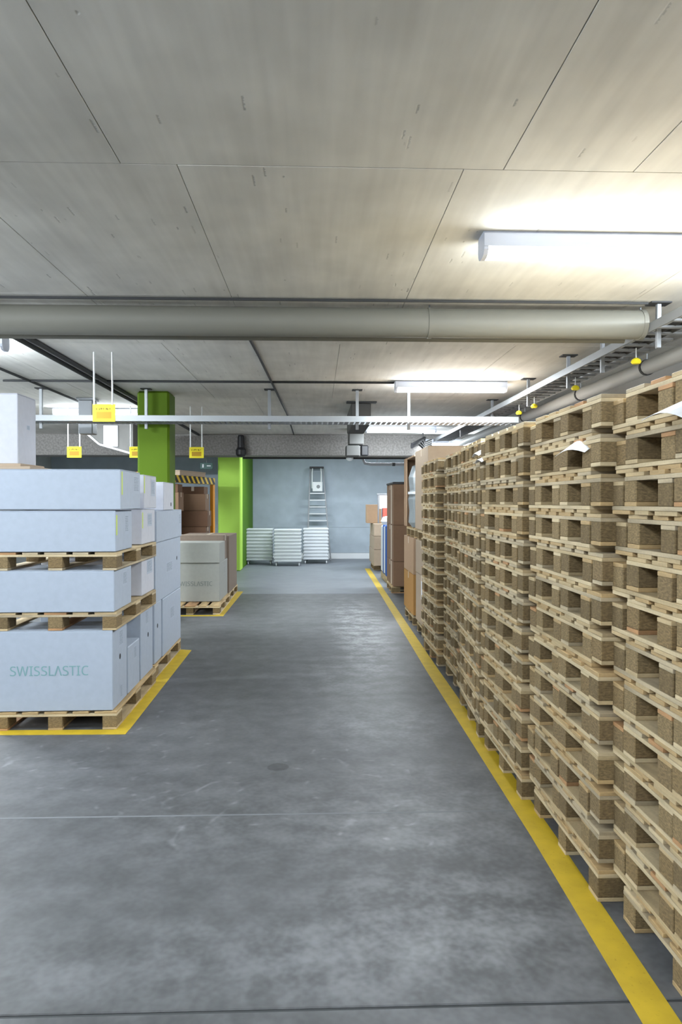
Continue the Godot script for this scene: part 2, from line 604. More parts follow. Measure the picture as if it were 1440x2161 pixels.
func build_room() -> void:
	var fl := struct("floor", "grey trowelled concrete floor of the store room", "floor", cbox(Vector3(10.2, 0.2, 24.0), 0.0), M.joint, p(-1.7, -0.205, 6.6))
	var cuts := [-5.2, 2.028, 11.27, 18.4]
	for k in 3:
		var d0: float = cuts[k] + 0.006
		var d1: float = cuts[k + 1] - 0.006
		var st := SurfaceTool.new()
		st.begin(Mesh.PRIMITIVE_TRIANGLES)
		var lo := Vector2(-6.7, d0)
		var hi := Vector2(3.35, d1)
		var c := 0.003
		var q := [p(lo.x, 0, d0 + c), p(hi.x, 0, d0 + c), p(hi.x, 0, d1 - c), p(lo.x, 0, d1 - c)]
		var uv := []
		for v in q:
			uv.append(Vector2(v.x + 3.0, -v.z))
		face(st, q, Vector3.UP, uv)
		face(st, [q[0], q[1], p(hi.x, -c, d0), p(lo.x, -c, d0)], Vector3(0, 1, 1).normalized(), [uv[0], uv[1], uv[1], uv[0]])
		face(st, [q[3], q[2], p(hi.x, -c, d1), p(lo.x, -c, d1)], Vector3(0, 1, -1).normalized(), [uv[3], uv[2], uv[2], uv[3]])
		face(st, [p(lo.x, -c, d0), p(hi.x, -c, d0), p(hi.x, -0.006, d0), p(lo.x, -0.006, d0)], Vector3(0, 0, 1), [uv[0], uv[1], uv[1], uv[0]])
		face(st, [p(lo.x, -c, d1), p(hi.x, -c, d1), p(hi.x, -0.006, d1), p(lo.x, -0.006, d1)], Vector3(0, 0, -1), [uv[3], uv[2], uv[2], uv[3]])
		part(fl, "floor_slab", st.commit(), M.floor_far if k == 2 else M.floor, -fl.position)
	part(fl, "joint_filler", cbox(Vector3(9.6, 0.004, 0.014), 0.001), M.filler, p(-1.7, -0.0035, 3.31) - fl.position)

	var cl := struct("ceiling", "off-white board-marked concrete ceiling with formwork joints", "ceiling", cbox(Vector3(10.4, 0.2, 24.0), 0.0), M.slab, p(-1.7, HC + 0.02, 6.6))
	var rows := [[-5.2, 2.845, [-6.8, -3.82, -2.3, -0.77, 0.75, 1.278, 3.4]], [2.845, 6.02, [-6.8, -4.5, -2.98, -1.48, -0.55, 0.59, 2.1, 3.4]], [6.02, 9.18, [-6.8, -4.3, -2.8, -1.3, 0.2, 1.7, 3.4]], [9.18, 12.3, [-6.8, -3.8, -2.3, -0.8, 0.7, 2.2, 3.4]], [12.3, 18.5, [-6.8, -3.4, -0.4, 1.5, 3.4]]]
	for r in rows:
		for i in r[2].size() - 1:
			var x0: float = r[2][i]
			var x1: float = r[2][i + 1]
			var g := 0.0016
			var dz: float = r[1] - r[0] - 2 * g
			part(cl, "formwork_panel", cbox(Vector3(x1 - x0 - 2 * g, 0.019, dz), 0.0012), M.ceiling, p((x0 + x1) / 2, HC + rng.randf_range(-0.0005, 0.0008), (r[0] + r[1]) / 2) - cl.position)

	var wb := struct("wall_back", "white painted back wall behind the ladder", "wall", cbox(Vector3(10.2, HC + 0.02, 0.2), 0.0), M.slab, p(-1.7, 0, 18.33))
	part(wb, "wall_panel", cbox(Vector3(10.1, 0.655, 0.03), 0.002), M.wall, Vector3(0, 0.15, 0.112))
	part(wb, "wall_panel", cbox(Vector3(10.1, HC - 0.81, 0.03), 0.002), M.wall, Vector3(0, 0.808, 0.112))
	struct("baseboard_back", "pale skirting strip along the foot of the back wall", "baseboard", cbox(Vector3(4.9, 0.145, 0.03), 0.003), M.white_plastic, p(0.87, 0, 18.19))
	struct("wall_left", "plain left wall of the store room", "wall", cbox(Vector3(0.2, HC + 0.02, 24.0), 0.0), M.wall_side, p(-6.8, 0, 6.6))
	struct("wall_right", "plain right wall behind the pallets", "wall", cbox(Vector3(0.2, HC + 0.02, 24.0), 0.0), M.wall_grey, p(3.45, 0, 6.6))
	struct("wall_front", "plain wall behind the camera", "wall", cbox(Vector3(10.2, HC + 0.02, 0.2), 0.0), M.wall_side, p(-1.7, 0, -5.3))
	struct("wall_return", "deep green wall stub behind the far green column", "wall", cbox(Vector3(0.42, HC, 2.66), 0.004), M.green_shaded, p(-1.83, 0, 16.86))


# ---------------------------------------------------------------- pallets

func pick(list: Array) -> Material:
	return list[rng.randi_range(0, list.size() - 1)]


func make_pallet() -> Node3D:
	var o := Node3D.new()
	var base: int = rng.randi_range(0, 4)
	var bm := func() -> Material:
		return wood_board[base] if rng.randf() < 0.62 else pick(wood_board)
	var bx := PW / 2.0 - 0.045
	for x in [-bx, 0.0, bx]:
		part(o, "bottom_board", cbox(Vector3(0.09, BT, PL), 0.0015), bm.call(), Vector3(x, 0, 0))
		for z in [-0.53, 0.0, 0.53]:
			part(o, "block", cbox(Vector3(0.09, BLK, 0.14), 0.003), pick(wood_block), Vector3(x, BT, z))
	for z in [-0.53, 0.0, 0.53]:
		part(o, "stringer_board", cbox(Vector3(PW, BT, 0.14), 0.0015), wood_board[[0, 2, 2, 4][rng.randi_range(0, 3)]], Vector3(0, BT + BLK, z))
	var widths := [0.14, 0.098, 0.14, 0.098, 0.14]
	var gap: float = (PW - 0.616) / 4.0
	var x0 := -PW / 2.0
	for k in 5:
		part(o, "deck_board", cbox(Vector3(widths[k], BT, PL - rng.randf_range(0.0, 0.008)), 0.0015), bm.call(), Vector3(x0 + widths[k] / 2.0, 2 * BT + BLK, 0))
		x0 += widths[k] + gap
	return o


func build_pallet_stacks() -> void:
	var protos := []
	for k in 7:
		protos.append(make_pallet())
	var stacks := [[1.075, 1.665, 0.0], [1.026, 2.531, 0.004], [1.0, 3.425, 0.0], [1.02, 4.315, 0.05], [1.095, 5.215, 0.015], [1.064, 6.26, -0.012]]
	var which := ["nearest stack, at the right edge", "second stack from the right edge", "third stack from the right edge", "fourth stack from the right edge", "second farthest tall stack", "farthest tall stack, beside cartons"]
	for s in stacks.size():
		for i in 25:
			var k := (i + 1) / 2
			var up := i % 2 == 0
			var y: float = 0.0 if i == 0 else PH + PERIOD * (k - 1) + (2 * BT if up else PH)
			var d: float = stacks[s][1] + PW / 2.0 + (0.0 if up else 0.1)
			var o: Node3D = protos[rng.randi_range(0, 6)].duplicate()
			o.name = numbered("wooden_pallet")
			add_child(o)
			var turn := Basis(Vector3.UP, PI / 2.0 - stacks[s][2] + rng.randf_range(-0.003, 0.003))
			if not up:
				turn = turn * Basis(Vector3.RIGHT, PI)
			elif rng.randf() < 0.5:
				turn = turn * Basis(Vector3.UP, PI)
			o.transform = Transform3D(turn, p(stacks[s][0] + PL / 2.0 + rng.randf_range(-0.004, 0.009), y, d + rng.randf_range(-0.003, 0.003)))
			tag(o, "%s wooden pallet %s from the floor in the %s" % ["upright" if up else "upturned", ORD[i], which[s]], "pallet", "nested wooden pallets stacked along the right of the aisle")
	for q in protos:
		q.free()
	# delivery papers that hang out of the stacks
	var a := thing("paper_sheet", "white paper slip curling out of the second pallet stack", "paper", p(1.03, 1.672, 2.74), "delivery papers in the pallets")
	part(a, "sheet", curled(0.17, 0.12), M.paper, Vector3.ZERO, Vector3(0.0, 0.35, 0.55))
	var b := thing("paper_sheet", "white paper slip near the top of the nearest pallet stack", "paper", p(1.03, 1.712, 2.0), "delivery papers in the pallets")
	part(b, "sheet", curled(0.16, 0.11), M.paper, Vector3.ZERO, Vector3(0.1, 0.3, 0.4))
	var c := thing("paper_sheet", "upper of two small white slips at the third pallet stack", "paper", p(1.02, 1.757, 4.36), "delivery papers in the pallets")
	part(c, "sheet", curled(0.1, 0.09), M.paper, Vector3.ZERO, Vector3(0.0, 0.2, 0.5))
	var d2 := thing("paper_sheet", "lower of two small white slips at the third pallet stack", "paper", p(1.01, 1.706, 4.29), "delivery papers in the pallets")
	part(d2, "sheet", curled(0.1, 0.06), M.paper, Vector3.ZERO, Vector3(0.0, 0.2, 0.45))


# a sheet of paper, curled a little, lying towards -x with its length along z
func curled(length: float, width: float) -> ArrayMesh:
	var pts := []
	var low := []
	for k in 7:
		var t := k / 6.0
		var y := 0.03 * sin(t * PI * 0.8) - 0.012 * t
		pts.append(Vector2(-length / 2.0 + length * t, y + 0.0012))
		low.append(Vector2(-length / 2.0 + length * t, y))
	var st := SurfaceTool.new()
	st.begin(Mesh.PRIMITIVE_TRIANGLES)
	for k in 6:
		for s in [[pts, 1.0], [low, -1.0]]:
			var a: Vector2 = s[0][k]
			var b: Vector2 = s[0][k + 1]
			var n: Vector3 = Vector3(0, b.x - a.x, a.y - b.y).normalized() * s[1]
			face(st, [Vector3(-width / 2, a.y, a.x), Vector3(width / 2, a.y, a.x), Vector3(width / 2, b.y, b.x), Vector3(-width / 2, b.y, b.x)], n, [Vector2(0, 0), Vector2(1, 0), Vector2(1, 1), Vector2(0, 1)])
		for e in [-1.0, 1.0]:
			face(st, [Vector3(e * width / 2, pts[k].y, pts[k].x), Vector3(e * width / 2, pts[k + 1].y, pts[k + 1].x), Vector3(e * width / 2, low[k + 1].y, low[k + 1].x), Vector3(e * width / 2, low[k].y, low[k].x)], Vector3(e, 0, 0), [Vector2.ZERO, Vector2.ZERO, Vector2.ZERO, Vector2.ZERO])
	return st.commit()


func left_pallet(x: float, y: float, d: float, yaw: float, label: String, group: String) -> Node3D:
	var o := make_pallet()
	o.name = numbered("wooden_pallet")
	add_child(o)
	o.position = p(x, y, d)
	o.rotation.y = yaw
	tag(o, label, "pallet", group)
	return o


# ---------------------------------------------------------------- cartons

# a closed carton with its base at y0: body and two lid flaps that meet in a taped seam
func carton(called: String, label: String, group: String, x: Array, y: Array, d: Array, m: Material, yaw := 0.0, tape: Material = null) -> Node3D:
	var size := Vector3(x[1] - x[0], y[1] - y[0], d[1] - d[0])
	var o := thing(called, label, "box", p((x[0] + x[1]) / 2, y[0], (d[0] + d[1]) / 2), group, yaw)
	var flap := 0.004
	part(o, "body", cbox(size - Vector3(0, flap, 0), 0.004), m)
	var long_x := size.x >= size.z
	for s in [-1.0, 1.0]:
		if long_x:
			part(o, "lid_flap", cbox(Vector3(size.x - 0.002, flap, size.z / 2 - 0.002), 0.001), m, Vector3(0, size.y - flap, s * size.z / 4))
		else:
			part(o, "lid_flap", cbox(Vector3(size.x / 2 - 0.002, flap, size.z - 0.002), 0.001), m, Vector3(s * size.x / 4, size.y - flap, 0))
	if tape:
		if long_x:
			part(o, "tape", joined_boxes([[Vector3(0, size.y, 0), Vector3(size.x, 0.001, 0.05)], [Vector3(size.x / 2 + 0.0005, size.y - 0.08, 0), Vector3(0.001, 0.08, 0.05)], [Vector3(-size.x / 2 - 0.0005, size.y - 0.08, 0), Vector3(0.001, 0.08, 0.05)]], 0.0002), tape)
		else:
			part(o, "tape", joined_boxes([[Vector3(0, size.y, 0), Vector3(0.05, 0.001, size.z)], [Vector3(0, size.y - 0.08, size.z / 2 + 0.0005), Vector3(0.05, 0.08, 0.001)]], 0.0002), tape)
	return o


# something printed or stuck on the side that faces the aisle (+x): at dz along the aisle from the middle, height h
func on_side(o: Node3D, called: String, half_x: float, dz: float, h: float, w: float, tall: float, m: Material) -> void:
	part(o, called, side_card(w, tall), m, Vector3(half_x + 0.0008, h, -dz))


func side_card(w: float, tall: float) -> ArrayMesh:
	var st := SurfaceTool.new()
	st.begin(Mesh.PRIMITIVE_TRIANGLES)
	face(st, [Vector3(0, -tall / 2, w / 2), Vector3(0, -tall / 2, -w / 2), Vector3(0, tall / 2, -w / 2), Vector3(0, tall / 2, w / 2)], Vector3.RIGHT, [Vector2(0, 1), Vector2(1, 1), Vector2(1, 0), Vector2(0, 0)])
	return st.commit()


func hole(o: Node3D, half_x: float, dz: float, h: float, r := 0.019) -> void:
	part(o, "hand_hole", lathe([Vector2(0, 0.001), Vector2(r, 0.001), Vector2(r, 0), Vector2(0, 0)], 16), M.hole, Vector3(half_x, h, -dz), Vector3(0, 0, -PI / 2))


func words(o: Node3D, called: String, text: String, height: float, m: Material, at: Vector3, turn := Vector3.ZERO, bold := false) -> void:
	var t := TextMesh.new()
	var f := SystemFont.new()
	f.font_names = PackedStringArray(["Droid Sans"])
	if bold:
		f.font_weight = 700
	t.font = f
	t.text = text
	t.font_size = 64
	t.pixel_size = height / 64.0 / 0.72
	t.depth = 0.001
	t.horizontal_alignment = HORIZONTAL_ALIGNMENT_CENTER
	t.vertical_alignment = VERTICAL_ALIGNMENT_CENTER
	part(o, called, t, m, at, turn)


func build_white_stack() -> void:
	var g := "pallets under the white boxes on the left"
	var tilt := 0.014
	left_pallet(-1.678, 0, 5.182, tilt, "wooden pallet on the floor under the front white boxes", g)
	left_pallet(-1.72, 0, 6.452, tilt, "wooden pallet on the floor under the rear white boxes", g)
	left_pallet(-1.678, 0.636, 5.19, tilt, "wooden pallet on the box with teal lettering", g)
	left_pallet(-1.675, 1.021, 5.19, tilt, "topmost wooden pallet, between the upper white boxes", g)
	var b := "white cartons stacked at the left"
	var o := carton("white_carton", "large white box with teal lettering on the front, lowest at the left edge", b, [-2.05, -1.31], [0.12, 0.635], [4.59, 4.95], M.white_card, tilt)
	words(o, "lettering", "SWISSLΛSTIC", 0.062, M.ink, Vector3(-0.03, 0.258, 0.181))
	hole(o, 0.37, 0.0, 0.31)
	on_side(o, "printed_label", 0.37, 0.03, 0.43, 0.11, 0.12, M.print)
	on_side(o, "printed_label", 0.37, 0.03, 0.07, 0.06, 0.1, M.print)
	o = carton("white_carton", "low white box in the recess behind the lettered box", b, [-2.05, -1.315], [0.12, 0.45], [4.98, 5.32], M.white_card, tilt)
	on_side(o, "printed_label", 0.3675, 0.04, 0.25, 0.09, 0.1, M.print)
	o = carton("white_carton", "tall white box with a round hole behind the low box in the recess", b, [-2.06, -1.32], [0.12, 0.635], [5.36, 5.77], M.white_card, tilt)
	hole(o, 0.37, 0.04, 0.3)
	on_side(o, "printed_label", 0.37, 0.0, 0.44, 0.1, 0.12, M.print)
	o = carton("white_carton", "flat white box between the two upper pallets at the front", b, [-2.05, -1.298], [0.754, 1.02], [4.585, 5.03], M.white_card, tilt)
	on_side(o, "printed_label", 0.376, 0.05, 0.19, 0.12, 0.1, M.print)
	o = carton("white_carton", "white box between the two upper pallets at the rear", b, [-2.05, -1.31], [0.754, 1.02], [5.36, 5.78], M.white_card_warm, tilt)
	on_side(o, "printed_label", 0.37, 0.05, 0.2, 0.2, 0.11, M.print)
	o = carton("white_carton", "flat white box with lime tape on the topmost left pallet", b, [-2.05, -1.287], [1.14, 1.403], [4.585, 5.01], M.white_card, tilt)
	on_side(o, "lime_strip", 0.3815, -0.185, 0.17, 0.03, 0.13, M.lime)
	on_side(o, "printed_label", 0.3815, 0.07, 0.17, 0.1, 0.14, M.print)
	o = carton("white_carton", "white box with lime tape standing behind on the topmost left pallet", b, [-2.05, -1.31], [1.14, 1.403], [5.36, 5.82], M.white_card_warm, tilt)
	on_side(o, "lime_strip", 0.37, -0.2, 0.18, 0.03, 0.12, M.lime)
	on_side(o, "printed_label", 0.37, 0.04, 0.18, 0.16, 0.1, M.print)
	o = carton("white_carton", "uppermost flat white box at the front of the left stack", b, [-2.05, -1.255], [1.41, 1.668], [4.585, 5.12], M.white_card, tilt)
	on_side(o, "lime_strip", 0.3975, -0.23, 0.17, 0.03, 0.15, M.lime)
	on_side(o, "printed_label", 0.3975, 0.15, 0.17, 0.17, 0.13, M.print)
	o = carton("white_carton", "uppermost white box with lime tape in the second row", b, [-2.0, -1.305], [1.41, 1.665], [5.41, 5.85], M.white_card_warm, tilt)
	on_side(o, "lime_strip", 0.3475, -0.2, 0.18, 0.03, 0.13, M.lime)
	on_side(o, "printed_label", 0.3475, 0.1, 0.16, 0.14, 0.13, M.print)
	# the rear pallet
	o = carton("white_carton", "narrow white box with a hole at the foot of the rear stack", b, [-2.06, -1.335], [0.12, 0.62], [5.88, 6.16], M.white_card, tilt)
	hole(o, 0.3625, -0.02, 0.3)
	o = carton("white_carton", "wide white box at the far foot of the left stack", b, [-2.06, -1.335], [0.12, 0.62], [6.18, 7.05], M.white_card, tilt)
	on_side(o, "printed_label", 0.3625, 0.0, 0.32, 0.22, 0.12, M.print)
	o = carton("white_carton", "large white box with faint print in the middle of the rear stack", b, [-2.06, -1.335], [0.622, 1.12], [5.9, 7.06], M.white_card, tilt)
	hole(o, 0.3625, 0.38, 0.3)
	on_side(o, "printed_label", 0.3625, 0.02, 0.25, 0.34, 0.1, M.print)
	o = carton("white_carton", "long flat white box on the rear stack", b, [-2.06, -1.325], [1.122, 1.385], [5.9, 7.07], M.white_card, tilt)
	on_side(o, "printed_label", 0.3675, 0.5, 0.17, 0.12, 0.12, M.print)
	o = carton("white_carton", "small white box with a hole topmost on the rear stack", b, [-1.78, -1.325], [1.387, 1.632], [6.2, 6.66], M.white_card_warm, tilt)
	hole(o, 0.2275, 0.1, 0.05)
	# what stands on top of the front row
	var s := thing("cardboard_sheet", "brown cardboard sheet under the white box at the upper left", "sheet", p(-2.12, 1.669, 4.86))
	part(s, "sheet", cbox(Vector3(0.58, 0.018, 0.5), 0.002), M.kraft_pale)
	part(s, "folded_edge", cbox(Vector3(0.5, 0.02, 0.4), 0.002), M.kraft_pale, Vector3(-0.03, 0.018, 0.02))
	o = carton("white_carton", "upright white box on top of the left stack, cut by the left edge", b, [-2.36, -1.942], [1.708, 2.166], [4.7, 5.0], M.white_card_warm, 0.0)
	on_side(o, "printed_mark", 0.209, 0.02, 0.25, 0.05, 0.03, M.print)


func build_second_stack() -> void:
	left_pallet(-1.645, 0, 9.83, 0.01, "wooden pallet under the grey cartons left of the aisle", "pallets under the second left stack")
	left_pallet(-1.67, 0, 11.06, 0.01, "wooden pallet under the brown carton beside the far column", "pallets under the second left stack")
	var o := carton("grey_carton", "large pale grey carton with faint lettering on the second pallet", "cartons of the second left stack", [-2.03, -1.3], [0.12, 0.64], [9.58, 10.42], M.grey_card, 0.0)
	words(o, "lettering", "SWISSLΛSTIC", 0.06, M.ink_pale, Vector3(0.03, 0.24, 0.421))
	on_side(o, "printed_label", 0.365, 0.1, 0.38, 0.3, 0.12, M.print_grey)
	carton("grey_carton", "flat pale grey carton with a bright lid on the lettered grey carton", "cartons of the second left stack", [-2.03, -1.295], [0.642, 0.91], [9.56, 10.1], M.grey_card, 0.0)
	carton("brown_carton", "flat brown carton behind the bright-lidded grey carton", "cartons of the second left stack", [-2.04, -1.31], [0.642, 0.985], [10.12, 10.42], M.kraft_mauve, 0.0, M.tape)
	carton("brown_carton", "big mauve-brown carton in front of the far green column", "cartons of the second left stack", [-2.04, -1.285], [0.12, 0.96], [10.5, 11.5], M.kraft_mauve, 0.0, M.tape)


func build_far_right() -> void:
	var g := "cartons beyond the pallets on the right"
	var q := "pallets under the far right cartons"
	var o: Node3D
	left_pallet(1.74, 0, 7.62, PI / 2, "wooden pallet on the floor under the two tan cartons", q)
	o = carton("brown_carton", "lower tan carton with white labels beside the farthest pallet stack", g, [1.14, 2.3], [0.12, 0.66], [7.24, 8.1], M.kraft_pale, 0.0, M.tape)
	part(o, "address_label", cbox(Vector3(0.002, 0.2, 0.07), 0.0), M.paper, Vector3(-0.581, 0.28, 0.02))
	part(o, "address_label", cbox(Vector3(0.002, 0.2, 0.1), 0.0), M.paper, Vector3(-0.581, 0.1, 0.36))
	carton("brown_carton", "upper tan carton under the raised pallet", g, [1.14, 2.3], [0.662, 1.03], [7.24, 8.12], M.kraft_pale, 0.0, M.tape)
	left_pallet(1.75, 1.032, 7.66, PI / 2, "raised wooden pallet between the tan cartons", q)
	carton("brown_carton", "topmost pale brown carton rising above the pallet stacks", g, [1.145, 2.3], [1.152, 2.036], [7.26, 8.2], M.kraft_pale, 0.0, M.tape)
	left_pallet(1.74, 0, 8.72, PI / 2, "low pallet poking out under the orange-brown cartons", q)
	carton("brown_carton", "lower orange-brown carton behind the tan cartons", g, [1.14, 2.3], [0.12, 0.6], [8.32, 9.2], M.kraft_orange, 0.0, M.tape)
	carton("brown_carton", "upper orange-brown carton behind the tan cartons", g, [1.14, 2.3], [0.602, 1.03], [8.32, 9.2], M.kraft, 0.0, M.tape)
	left_pallet(1.76, 1.032, 8.72, PI / 2, "raised wooden pallet under the plastic-wrapped bale", q)
	# an open-sided carton with a bale in clear film
	o = thing("open_carton", "tall brown carton with an open side holding a wrapped bale", "box", p(1.75, 1.152, 8.77))
	part(o, "back_panel", cbox(Vector3(0.02, 0.86, 0.9), 0.003), M.kraft_dark, Vector3(0.4, 0, 0))
	part(o, "side_panel", cbox(Vector3(1.1, 0.86, 0.02), 0.003), M.kraft, Vector3(-0.05, 0, -0.44))
	part(o, "top_panel", cbox(Vector3(1.1, 0.02, 0.9), 0.003), M.kraft, Vector3(-0.05, 0.84, 0))
	part(o, "front_strip", cbox(Vector3(0.02, 0.86, 0.2), 0.003), M.kraft, Vector3(-0.6, 0, -0.34))
	o = thing("wrapped_bale", "bluish bale in clear film inside the open brown carton", "bale", p(1.462, 1.152, 8.58))
	var lump := lathe([Vector2(0, 0), Vector2(0.30, 0), Vector2(0.345, 0.06), Vector2(0.335, 0.2), Vector2(0.35, 0.34), Vector2(0.33, 0.42), Vector2(0.345, 0.6), Vector2(0.30, 0.74), Vector2(0.17, 0.79), Vector2(0, 0.8)], 14)
	part(o, "film", lump, M.film)
	part(o, "band", lathe([Vector2(0.336, 0.4), Vector2(0.352, 0.4), Vector2(0.352, 0.43), Vector2(0.336, 0.43)], 14), M.white_plastic)
	# tall dark cartons
	var lv := [0.1, 0.516, 1.093, 1.74]
	var nm := ["lowest of the three tall dark brown cartons", "middle one of the three tall dark brown cartons", "topmost of the three tall dark brown cartons"]
	left_pallet(1.8, 0, 11.68, PI / 2, "pallet under the three tall dark cartons", q)
	for k in 3:
		o = carton("brown_carton", nm[k], g, [1.215, 2.3], [maxf(lv[k], 0.12), lv[k + 1] - 0.003], [11.19, 12.2], M.kraft_dark, 0.0, M.tape)
		part(o, "tape_strip", cbox(Vector3(0.002, lv[k + 1] - maxf(lv[k], 0.12) - 0.02, 0.12), 0.0), M.tape, Vector3(-0.5435, 0.01, 0.22))
	o = thing("carton_lid", "black lid on the tall dark brown cartons", "lid", p(1.757, 1.74, 11.69))
	part(o, "lid", cbox(Vector3(1.1, 0.035, 1.03), 0.006), M.dark)
	# film-wrapped load with blue edges, and what lies on it
	o = thing("wrapped_load", "white load on a pallet with blue corner film", "load", p(1.75, 0, 13.2))
	part(o, "pallet_base", cbox(Vector3(1.0, 0.12, 1.05), 0.005), wood_board[1])
	part(o, "load", cbox(Vector3(1.0, 0.9, 1.05), 0.03), M.white_plastic, Vector3(0, 0.12, 0))
	for s in [-0.46, 0.0]:
		part(o, "blue_strap", cbox(Vector3(1.02, 0.92, 0.13), 0.02), M.blue, Vector3(0, 0.12, -s))
	o = thing("white_sack", "white sack lying on the blue-edged load", "sack", p(1.36, 1.045, 12.9))
	part(o, "sack", lathe([Vector2(0, 0), Vector2(0.15, 0.0), Vector2(0.19, 0.06), Vector2(0.15, 0.14), Vector2(0, 0.17)], 12), M.white_plastic)
	carton("tan_box", "small tan box on the blue-edged load", "", [1.4, 1.72], [1.045, 1.28], [13.15, 13.5], M.kraft_pale)
	carton("red_box", "red and pink box behind the tan box on the blue-edged load", "", [1.27, 1.5], [1.045, 1.34], [13.52, 13.72], M.red)
	o = thing("wire_frame", "grey metal frame with a white panel standing behind the red box", "frame", p(1.4, 1.043, 13.73))
	for s in [-0.2, 0.2]:
		part(o, "post", cbox(Vector3(0.03, 0.55, 0.03), 0.004), M.steel, Vector3(s, 0, 0))
	part(o, "top_rail", cbox(Vector3(0.46, 0.03, 0.03), 0.004), M.steel, Vector3(0, 0.55, 0))
	part(o, "panel", cbox(Vector3(0.36, 0.26, 0.012), 0.003), M.white_plastic, Vector3(0, 0.28, 0))
	# the pallet of tan cartons at the end
	left_pallet(1.82, 0, 15.5, PI / 2, "pallet at the far end of the yellow line", q)
	var names := ["lowest tan carton on the pallet at the end of the yellow line", "second tan carton up on the pallet at the end of the yellow line", "third tan carton up on the pallet at the end of the yellow line"]
	var ys := [0.12, 0.46, 0.74, 1.0]
	for k in 3:
		carton("brown_carton", names[k], g, [1.21, 2.3], [ys[k], ys[k + 1] - 0.004], [14.85, 16.2 - 0.1 * k], M.kraft_pale, 0.0, M.tape)
	carton("brown_carton", "small brown carton jutting out on top of the far tan cartons", g, [1.09, 1.4], [1.0, 1.4], [15.3, 15.7], M.kraft)


# ---------------------------------------------------------------- structure that stands in the room

func build_columns_and_beam() -> void:
	var a := thing("green_column", "bright green square column behind the white boxes", "column", p(-1.957, 0, 8.8))
	part(a, "shaft", cbox(Vector3(0.382, HC, 0.38), 0.025), M.green)
	var b := thing("green_column", "bright green column at the far end beside the trolleys", "column", p(-1.836, 0, 15.27))
	part(b, "shaft", cbox(Vector3(0.472, 2.79, 0.44), 0.02), M.green_lightened)
	var c := thing("ceiling_beam", "rough grey concrete beam across the far end of the room", "beam", p(-1.7, 2.372, 14.375))
	part(c, "beam", cbox(Vector3(10.0, HC - 2.372, 0.65), 0.012), M.concrete)


func build_rack() -> void:
	var a := Vector2(-2.75, 11.1)
	var b := Vector2(-2.02, 13.9)
	var dir := (b - a).normalized()
	var yaw := atan2(dir.y, dir.x)
	var o := thing("storage_rack", "orange storage rack with a black and yellow striped beam", "rack", p((a.x + b.x) / 2, 0, (a.y + b.y) / 2), "", yaw)
	var half := a.distance_to(b) / 2.0
	for s in [-1.0, 1.0]:
		for back in [0.0, -0.9]:
			part(o, "upright", cbox(Vector3(0.09, 1.92, 0.07), 0.006), M.orange, Vector3(s * half, 0, back))
	part(o, "striped_beam", cbox(Vector3(2 * half, 0.13, 0.05), 0.004), M.hazard, Vector3(0, 1.79, 0.03))
	part(o, "rear_beam", cbox(Vector3(2 * half, 0.1, 0.05), 0.004), M.orange, Vector3(0, 1.79, -0.9))
	part(o, "shelf_board", cbox(Vector3(2 * half - 0.1, 0.02, 0.9), 0.003), M.kraft_dark, Vector3(0, 1.9, -0.45))
	var g := "brown cartons under the striped rack"
	carton("brown_carton", "low brown carton under the striped rack, nearest its orange post", g, [-2.5, -1.94], [0.0, 1.02], [12.55, 13.0], M.kraft_deep, 0.0, M.tape)
	carton("brown_carton", "upper brown carton nearest the orange rack post", g, [-2.42, -1.92], [1.022, 1.3], [12.62, 13.05], M.kraft_deep, 0.0, M.tape)
	carton("brown_carton", "brown carton on the upper one nearest the rack post", g, [-2.46, -1.98], [1.302, 1.6], [12.75, 13.2], M.kraft_dark, 0.0, M.tape)
	carton("brown_carton", "large brown carton at the left under the striped rack", g, [-2.95, -2.36], [0.0, 1.3], [11.9, 12.4], M.kraft_deep, 0.0, M.tape)
	carton("brown_carton", "brown carton with pale tape upper left under the striped rack", g, [-2.85, -2.3], [1.302, 1.62], [11.95, 12.4], M.kraft_dark, 0.0, M.tape)
	carton("brown_carton", "brown carton wedged right under the striped beam by the post", g, [-2.5, -2.08], [1.302, 1.74], [13.25, 13.7], M.kraft_deep, 0.0, M.tape)
	carton("brown_carton", "highest brown carton at the left under the striped beam", g, [-2.8, -2.32], [1.622, 1.76], [12.0, 12.4], M.kraft_deep)
	carton("brown_carton", "broad dark carton low behind the others under the striped rack", g, [-2.5, -2.06], [0.0, 1.3], [13.2, 13.75], M.kraft_deep)
	var k := thing("long_box", "long pale box lying on top of the striped rack", "box", p(-2.42, 1.922, 13.0), "", yaw)
	part(k, "body", cbox(Vector3(1.1, 0.07, 0.4), 0.004), M.kraft_pale)
	part(k, "lid", cbox(Vector3(1.11, 0.02, 0.41), 0.003), M.kraft_pale, Vector3(0, 0.07, 0))


# ---------------------------------------------------------------- trolleys, ladder

func make_tray(w: float, d: float) -> Node3D:
	var o := Node3D.new()
	var h := 0.078
	part(o, "tray_body", cbox(Vector3(w - 0.03, h - 0.014, d - 0.03), 0.006), M.plastic_grey)
	var t := 0.012
	part(o, "tray_rim", joined_boxes([[Vector3(0, h - 0.026, d / 2 - t), Vector3(w, 0.026, 2 * t)], [Vector3(0, h - 0.026, -d / 2 + t), Vector3(w, 0.026, 2 * t)], [Vector3(w / 2 - t, h - 0.026, 0), Vector3(2 * t, 0.026, d - 4 * t)], [Vector3(-w / 2 + t, h - 0.026, 0), Vector3(2 * t, 0.026, d - 4 * t)]], 0.003), M.plastic_pale)
	return o


